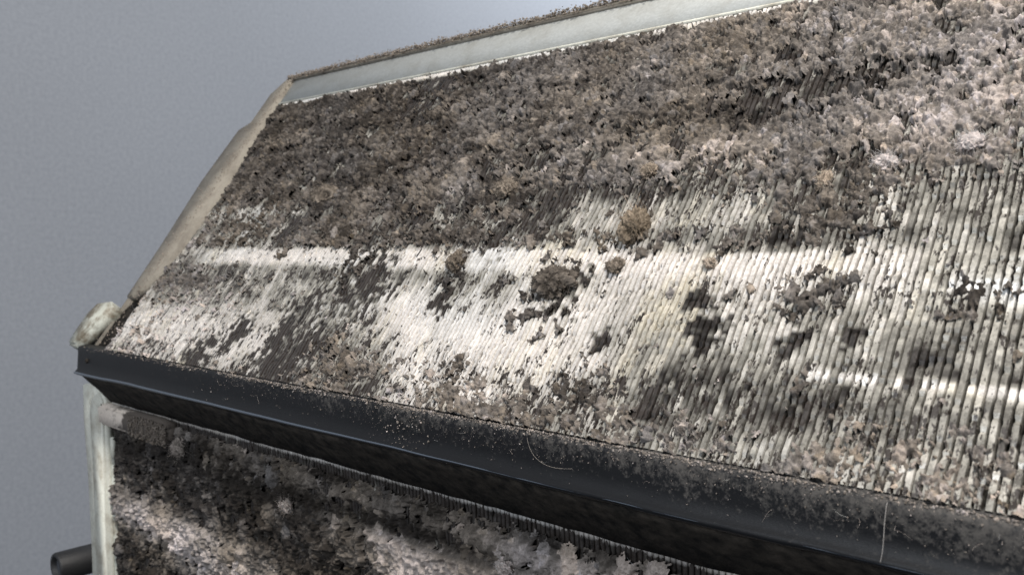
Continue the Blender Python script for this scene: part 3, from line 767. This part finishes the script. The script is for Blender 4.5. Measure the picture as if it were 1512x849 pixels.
# ------------------------------------------------------------------ dust
def dust_color(t, warm):
    t = np.clip(t, 0, 1)[..., None]
    d0 = np.array([.030, .026, .023]); d1 = np.array([.215, .190, .168]); d2 = np.array([.62, .54, .50])
    c = np.where(t < .5, d0 + (d1 - d0) * t * 2, d1 + (d2 - d1) * (t - .5) * 2)
    w = np.clip(warm, -1, 2)[..., None] * .6
    return c * (1 + w * np.array([.12, .02, -.16]))


def axis_spacing(x0, x1, s0, s1):
    out = [x0]
    while out[-1] < x1:
        t = np.clip((out[-1] - x0) / (-.04 - x0), 0, 1)
        out.append(out[-1] + s0 + (s1 - s0) * t)
    return np.array(out)


def dust_sheet(name, xg, vg, coverf, tonef, place, clumps, base_off, label, seed, pit=.66, filmk=.0043, lump=.0013):
    """lumpy sheet of lint: domes of many sizes stamped on the face, cut open where nothing lies"""
    r = np.random.default_rng(seed)
    nx, nv = len(xg), len(vg)
    Xg, Vg = np.meshgrid(xg, vg)
    pits = fbm(Xg * 420, Vg * 330, seed + 30, 4) + (fbm(Xg * 60, Vg * 90, seed + 31) - .5) * .22
    cov = coverf(Xg, Vg)
    Hh = np.full((nv, nx), -.004)
    T = np.full((nv, nx), .3)
    Wm = np.zeros((nv, nx))
    def tone2(x, v):
        k = tonef(x, v)
        return k + (fbm(x * 45, v * 240, seed + 41) - .5) * .45 + (fbm(x * 210, v * 210, seed + 43) - .5) * .35
    tn = tone2(Xg, Vg)
    # low film where the cover is thick
    film = -.0040 + cov * filmk + (fbm(Xg * 420, Vg * 330, seed) - .5) * .0034
    lay = (cov > .5) & (film > base_off)
    Hh = np.where(lay, film, Hh)
    T = np.where(lay, tn * .8 - .06 + (fbm(Xg * 900, Vg * 900, seed + 3) - .5) * .3, T)
    wx = (fbm(Xg * 700, Vg * 700, seed + 5, 4) - .5) * .0030
    wv = (fbm(Xg * 700, Vg * 700, seed + 8, 4) - .5) * .0030
    Xw = Xg + wx; Vw = Vg + wv
    v_lo, v_hi = vg.min(), vg.max()
    desc = vg[0] > vg[-1]
    for (n, r0, r1, hgt, power, bias) in clumps:
        cx = r.uniform(xg[0], xg[-1], n); cv = r.uniform(v_lo, v_hi, n)
        cc = coverf(cx, cv)
        keep = r.random(n) < np.clip(cc * 1.15 - .03, 0, 1) ** power
        cx, cv, cc = cx[keep], cv[keep], cc[keep]
        tt = tone2(cx, cv)
        tt = np.where(r.random(len(tt)) < .30 * (1 - cc), tt * .25, tt)
        m = len(cx)
        rr = (r0 + (r1 - r0) * r.random(m) ** 2) * (.55 + .45 * cc)
        ar = r.uniform(.6, 1.9, m); hh = r.uniform(.45, 1.2, m) * hgt
        rt = np.clip(tt + r.normal(0, .13, m) + bias, 0, 1); rw = r.normal(0, .4, m)
        pk = np.clip(r.random(m) - .93, 0, .07) * 5
        rt = np.clip(rt + pk, 0, 1)
        ang = r.uniform(-.5, .5, m)
        for k in range(m):
            R = rr[k]; Ru = R * ar[k]; W = max(R, Ru) * 1.15
            i0 = np.searchsorted(xg, cx[k] - W); i1 = np.searchsorted(xg, cx[k] + W)
            if desc:
                j0 = np.searchsorted(-vg, -(cv[k] + W)); j1 = np.searchsorted(-vg, -(cv[k] - W))
            else:
                j0 = np.searchsorted(vg, cv[k] - W); j1 = np.searchsorted(vg, cv[k] + W)
            if i1 - i0 < 1 or j1 - j0 < 1: continue
            dx = Xw[j0:j1, i0:i1] - cx[k]; dv = Vw[j0:j1, i0:i1] - cv[k]
            ca, sa = math.cos(ang[k]), math.sin(ang[k])
            d2 = ((dx * ca + dv * sa) / R) ** 2 + ((-dx * sa + dv * ca) / Ru) ** 2
            ins = d2 < 1
            if not ins.any(): continue
            b = -.0006 + cc[k] * hh[k] * .0010
            hnew = b + np.sqrt(np.clip(1 - d2, 0, 1)) * R * hh[k]
            sub = Hh[j0:j1, i0:i1]
            up_ = ins & (hnew > sub)
            sub[up_] = hnew[up_]
            T[j0:j1, i0:i1][up_] = rt[k] * .6 + tn[j0:j1, i0:i1][up_] * .4
            Wm[j0:j1, i0:i1][up_] = rw[k]
    mask = (Hh > base_off) & ((pits < pit - .12 * (cov < .5)) | (Hh > .0016))
    Hh = Hh + (np.abs(fbm(Xg * 620, Vg * 520, seed + 33, 3) - .5) * -2.4 + .5) * lump * (.4 + 1.3 * fbm(Xg * 90, Vg * 90, seed + 36))
    fine = fbm(Xg * 1500, Vg * 1500, seed + 12, 3) - .5
    Hd = Hh + fine * .0013 - np.clip(pits - pit + .10, 0, .1) * .02
    T2 = T + (fbm(Xg * 1700, Vg * 1500, seed + 15) - .5) * .28 + (fbm(Xg * 5000, Vg * 5000, seed + 16, 2) - .5) * .2
    C_ = dust_color(T2, Wm + (vnoise(Xg * 60, Vg * 60, seed + 20) - .5) * 1.2)
    P_ = place(Xg + wx * .25, Vg + wv * .25, np.maximum(Hd, -.0022))
    F = grid_faces(nv, nx)
    mf = mask.ravel()
    F = F[mf[F].all(1)]
    used = np.zeros(nv * nx, bool); used[F.ravel()] = True
    idx = np.cumsum(used) - 1
    me = mesh_np(name, P_.reshape(-1, 3)[used], idx[F], C_.reshape(-1, 3)[used])
    o = link(me, name, M_dust)
    tag(o, label, 'dust', kind='stuff')
    return o, P_[mask], C_[mask]


xg = axis_spacing(-.3385, .055, .00048, .00021)
vg = np.arange(.0535, .1806, .00025)
up_dust, PU, CU = dust_sheet('dust_mat', xg, vg, cover_up, tone_up, up,
    [(3000, .0008, .0019, .7, 1.5, .02), (26000, .0003, .0009, .9, 1.1, .02), (80000, .00016, .00045, 1.1, .75, .03)],
    -.0011, 'lumpy grey-brown dust matted over the upper fins above the black strip', 3)

xg = axis_spacing(-.3610, .03, .00050, .00026)
vg = np.arange(-.0660, -.150, -.00028)
lo_dust, PL, CL = dust_sheet('dust_blanket', xg, vg, cover_low, tone_low, low,
    [(900, .0016, .0040, .6, 2.2, .05), (5000, .0006, .0016, .8, 1.6, .03), (16000, .00025, .0007, 1.0, 1.0, .0)],
    -.0011, 'fluffy pale grey dust hanging in rolls on the lower fins below the black strip', 9, .72, .0062, .0016)


def strands(P0, Cc, n, lmin, lmax, rad, nrm, seed, spread=1.0, seg=5):
    """thin curved lint threads growing out of a surface, joined into arrays"""
    r = np.random.default_rng(seed)
    idx = r.integers(0, len(P0), n)
    p = P0[idx].copy(); L = r.uniform(lmin, lmax, n)
    d = r.normal(0, 1, (n, 3)) * spread + nrm * .55
    d /= np.linalg.norm(d, axis=1)[:, None]
    curl = r.normal(0, 1, (n, 3)) * .55
    pts = [p.copy()]; dirs = [d.copy()]
    for s in range(seg):
        p = p + d * (L / seg)[:, None]
        d = d + curl * .5 + r.normal(0, .12, (n, 3)); d /= np.linalg.norm(d, axis=1)[:, None]
        pts.append(p.copy()); dirs.append(d.copy())
    pts = np.stack(pts, 1); dirs = np.stack(dirs, 1)
    a = np.cross(dirs, [.3, .5, .81]); a /= np.linalg.norm(a, axis=2)[..., None]; b = np.cross(dirs, a)
    V = np.zeros((n, seg + 1, 3, 3))
    rr = rad * np.linspace(1, .4, seg + 1)[None, :, None]
    for k in range(3):
        th = 2 * math.pi * k / 3
        V[:, :, k] = pts + (a * math.cos(th) + b * math.sin(th)) * rr
    base = np.arange(n)[:, None] * (seg + 1) * 3
    F = []
    for s in range(seg):
        for k in range(3):
            F.append(np.stack([s * 3 + k, s * 3 + (k + 1) % 3, (s + 1) * 3 + (k + 1) % 3, (s + 1) * 3 + k]))
    F = (np.array(F)[None] + base[:, :, None]).reshape(-1, 4)
    col = np.repeat(np.clip(Cc[idx] * r.uniform(.9, 1.8, (n, 1)), 0, .6), (seg + 1) * 3, axis=0)
    return V.reshape(-1, 3), F, col


V, F, C_ = strands(PU, CU, 9000, .0008, .0036, .000024, N, 21)
tag(link(mesh_np('lint_threads', V, F, C_), 'lint_threads', M_dust), 'fine lint threads sticking out of the upper dust', 'lint', kind='stuff')
V, F, C_ = strands(PL, CL, 2200, .0010, .0050, .00003, np.array([0, -1, 0]), 22)
tag(link(mesh_np('lint_threads', V, F, C_), 'lint_threads', M_dust), 'fine lint threads sticking out of the lower dust', 'lint', kind='stuff')

# ------------------------------------------------------------------ grains: on the strip, on the lips
ICO = bmesh.new(); bmesh.ops.create_icosphere(ICO, subdivisions=1, radius=1)
IV = np.array([v.co[:] for v in ICO.verts]); IF = np.array([[v.index for v in f_.verts] for f_ in ICO.faces]); ICO.free()


def grains(P, R, Cc, seed):
    r = np.random.default_rng(seed); n = len(P)
    sc = r.uniform(.55, 1.35, (n, len(IV), 1)) * R[:, None, None] * r.uniform(.6, 1.3, (n, 1, 3))
    V = P[:, None, :] + IV[None] * sc
    F = IF[None] + (np.arange(n) * len(IV))[:, None, None]
    return V.reshape(-1, 3), F.reshape(-1, 3), np.repeat(Cc, len(IV), axis=0)


def strip_point(x, t):
    """t 0 at the strip's upper edge .. 1 at its lower front edge .. 2 at the back of its underside"""
    return np.stack([x, np.interp(t, [0, .1, 1, 1.15, 2], [.1380, .1372, .1364, .1374, .1485]), np.interp(t, [0, .1, 1, 1.15, 2], [-.0405, -.0416, -.0508, -.0522, -.0632])], -1)


r = np.random.default_rng(5)
n = 4200
gx = r.uniform(-.36, .05, n); gt = np.abs(r.normal(0, .42, n))
keep = r.random(n) < np.clip((gx + .31) / .16, .02, 1) * np.clip(.25 + fbm(gx * 90, gt * 5, 90) * 1.4 - .45, 0.03, 1) * np.clip(1.3 - gt, .1, 1)
gx, gt = gx[keep], gt[keep]
rad = .00005 + .00015 * r.random(len(gx)) ** 4
V1 = strip_point(gx, gt)
# tan crust lying along the upper edge
n2 = 5200
ex = r.uniform(-.36, .05, n2); ek = r.random(n2) < np.clip((ex + .325) / .1, .12, 1) * np.clip(fbm(ex * 60, 0 * ex, 95) * 2.2 - .4, .15, 1)
ex = ex[ek]; et = r.normal(.015, .035, len(ex)).clip(-.02, .2)
# a heavier dusting where the strip is scuffed
n3 = 110
sx = r.normal(-.164, .005, n3); st_ = r.uniform(0, 1.1, n3); sx = sx + (st_ - .5) * .006
P_all = np.concatenate([V1, strip_point(ex, et), strip_point(sx, st_)])
R_all = np.concatenate([rad, .00008 + .00026 * r.random(len(ex)) ** 2, .00006 + .00024 * r.random(n3) ** 3])
tcol = np.concatenate([r.uniform(.15, .75, len(V1)), r.uniform(.25, .65, len(ex)), r.uniform(.3, .8, n3)])
V, F, C_ = grains(P_all, R_all, dust_color(tcol, r.normal(-.1, .3, len(tcol))), 6)
tag(link(mesh_np('dust_specks', V, F, C_), 'dust_specks', M_dust), 'tan and grey dust specks sprinkled on the black strip', 'dust', kind='stuff')
V, F, C_ = strands(V1, dust_color(r.uniform(.4, .9, len(V1)), 0 * gx), 70, .001, .0035, .00002, np.array([0, -.4, 0]), 24, .6)
tag(link(mesh_np('lint_threads', V, F, C_), 'lint_threads', M_dust), 'fine lint threads caught on the black strip', 'lint', kind='stuff')

# fuzz of dust on the top lip and the left flange
n = 9000
lx = r.uniform(-.343, .06, n); lu = .1962 + r.normal(0, .0006, n) * (.5 + fbm(lx * 90, 0 * lx, 98)); ln = .0012 + np.abs(r.normal(0, .0003, n)) * (1 + 2 * fbm(lx * 120, 0 * lx, 97))
P1_ = up(lx, lu, ln)
n = 900
fu = r.uniform(.055, .195, n); fx = -.3375 - np.abs(r.normal(0, .006, n)); P2_ = up(fx, fu, .0012 + 0 * fx)
okf = fx > np.interp(fu, [.0535, .0719, .085, .1022, .118, .137, .1664, .1703, .187, .195], [-.3482, -.3482, -.3492, -.3507, -.353, -.3557, -.3552, -.3488, -.3492, -.344]) + .0005
P2_ = P2_[okf]
P3_ = low(r.uniform(-.337, -.306, 1500), -.0655 - .0088 * r.random(1500) ** .8, r.uniform(.0040, .0048, 1500))
Pq = np.concatenate([P1_, P2_, P3_])
V, F, C_ = grains(Pq, .0001 + .00030 * r.random(len(Pq)) ** 2, dust_color(r.uniform(.35, .6, len(Pq)), r.normal(.5, .2, len(Pq))), 8)
tag(link(mesh_np('dust_fuzz', V, F, C_), 'dust_fuzz', M_dust), 'brown dust lying on the top lip and left flange', 'dust', kind='stuff')
V, F, C_ = strands(P1_, dust_color(r.uniform(.3, .5, len(P1_)), .5 + 0 * lx), 500, .0005, .0016, .00003, U, 25)
tag(link(mesh_np('lint_threads', V, F, C_), 'lint_threads', M_dust), 'fine lint threads on the top lip', 'lint', kind='stuff')


# ------------------------------------------------------------------ single tufts one can point to
def tuft(name, label, c3, size, nrm, t, warm, seed, n_th=420, thl=.35, cat='dust tuft', flat=.6):
    """ball of lint: lumpy core with threads"""
    r = np.random.default_rng(seed)
    bm = bmesh.new(); bmesh.ops.create_icosphere(bm, subdivisions=5, radius=1)
    V = np.array([v.co[:] for v in bm.verts]); F = np.array([[v.index for v in f_.verts] for f_ in bm.faces]); bm.free()
    k = fbm(V[:, 0] * 1.6 + V[:, 2] * 1.1 + seed, V[:, 1] * 1.6 - V[:, 2] * .9, seed, 3)
    k2 = fbm(V[:, 0] * 6 + V[:, 2] * 4 + seed, V[:, 1] * 6 - V[:, 2] * 5, seed + 4, 3)
    k3 = fbm(V[:, 0] * 14 + V[:, 2] * 9 + seed, V[:, 1] * 14 - V[:, 2] * 11, seed + 7, 2)
    rad = .40 + k * .85 + (k2 - .5) * .55 + (k3 - .5) * .45
    W = V * rad[:, None]
    nrm = np.array(nrm, float); tx = np.array([1., 0, 0]); ty = np.cross(nrm, tx)
    loc = W[:, 0:1] * tx * size[0] + W[:, 1:2] * ty * size[1] + W[:, 2:3] * nrm * size[2] * flat
    col = dust_color(t + (k2 - .5) * .8 + (k - .5) * .3, warm + 0 * k)
    me = mesh_np(name, loc, F, col)
    o = link(me, name, M_dust); o.location = Vector(c3)
    tag(o, label, cat)
    s = max(size)
    Vt, Ft, Ct = strands(loc, col, n_th, s * .25, s * (.5 + thl), .000032, nrm * .6, seed + 60, .9)
    link(mesh_np('lint_fibres', Vt, Ft, Ct), 'lint_fibres', M_dust, o)
    return o


G = 'dust tufts stuck to the coil'
specs = [
    ('large golden-brown dust tuft standing on the white fin band right of centre', (-.1180, .1070), (.0036, .0046, .0062), .36, 1.5, 101),
    ('reddish brown round dust tuft on the white fins left of centre', (-.1717, .0962), (.0034, .0036, .0042), .30, .9, 102),
    ('wide dark grey-brown fuzzy dust clump below the white fin band, centre', (-.1352, .0908), (.0066, .0044, .0026), .13, .4, 103),
    ('small olive-grey dust tuft with a dark pit, just below the golden-brown tuft', (-.1190, .0958), (.0024, .0020, .0024), .30, .8, 104),
    ('white torn lint scrap in the dust mat near the right edge', (-.0497, .1259), (.0030, .0022, .0022), .98, -.3, 105),
    ('whitish lint scrap left of the torn white one, at the rim of the dust', (-.0648, .1226), (.0030, .0018, .0018), .93, -.3, 106),
    ('tan upright dust tuft at the lower rim of the upper dust, right part', (-.0757, .1184), (.0014, .0026, .0022), .62, 1.2, 107),
    ('pale yellow-brown dust ball straight above the golden-brown tuft', (-.1215, .1247), (.0022, .0022, .0024), .50, 1.1, 108),
    ('brown matted dust lump above the round reddish brown tuft', (-.1677, .1218), (.0040, .0030, .0030), .32, .8, 109),
    ('large brown dust lump near the left end of the upper dust', (-.2560, .1245), (.0075, .0045, .0030), .24, .7, 110),
    ('tiny tan dust ball on the lower part of the white fin band, right of centre', (-.0950, .0970), (.0015, .0013, .0014), .60, 1.0, 111),
]
for lab, (x, u), size, t, w, sd in specs:
    o = tuft('dust_tuft', lab, up(x, u, .0008), size, N, t, w, sd)
    o['group'] = G
specs = [
    ('knobbly pale dust tuft at the bottom edge below the black strip', (-.1403, -.0775), (.0026, .0022, .0030), .80, 0, 121),
    ('small grey dust tuft hanging over the dark hole on the lower coil', (-.2330, -.0810), (.0034, .0030, .0030), .62, .1, 122),
    ('grey dust tuft at the right end of the cream foam pad', (-.3020, -.0740), (.0044, .0036, .0034), .48, .1, 123),
]
for lab, (x, z), size, t, w, sd in specs:
    o = tuft('dust_tuft', lab, low(x, z, .0015), size, (0, -1, 0), t, w, sd)
    o['group'] = G


def hair(label, pts, rad, col):
    """one single curled fibre"""
    cu = bpy.data.curves.new('lint_hair', 'CURVE'); cu.dimensions = '3D'; cu.bevel_depth = rad; cu.bevel_resolution = 1
    s = cu.splines.new('NURBS'); s.points.add(len(pts) - 1)
    for q, p_ in zip(s.points, pts): q.co = (*p_, 1)
    s.use_endpoint_u = True; s.order_u = 4
    tmp = bpy.data.objects.new('lint_hair', cu); COL.objects.link(tmp)
    dg = bpy.context.evaluated_depsgraph_get()
    me = bpy.data.meshes.new_from_object(tmp.evaluated_get(dg))
    bpy.data.objects.remove(tmp)
    ca = me.color_attributes.new('dirt', 'FLOAT_COLOR', 'POINT')
    for d_ in ca.data: d_.color = (*col, 1)
    me.materials.clear()
    o = link(me, 'lint_hair', M_dust)
    tag(o, label, 'hair')


sp = lambda x, t, k=.0006: tuple(strip_point(np.array(x), np.array(t)) + np.array([0, -k, 0]))
hair('pale curled hair lying on the black strip right of its scuffed spot', [sp(-.122, .12), sp(-.1205, .40, .0012), sp(-.117, .62, .001), sp(-.1125, .60, .001), sp(-.1095, .55)], .00003, (.3, .27, .24))
hair('white upright hair on the black strip near the right edge', [sp(-.0480, .05), sp(-.0482, .35, .0010), sp(-.0478, .65, .001), sp(-.0485, .95)], .00005, (.4, .38, .36))
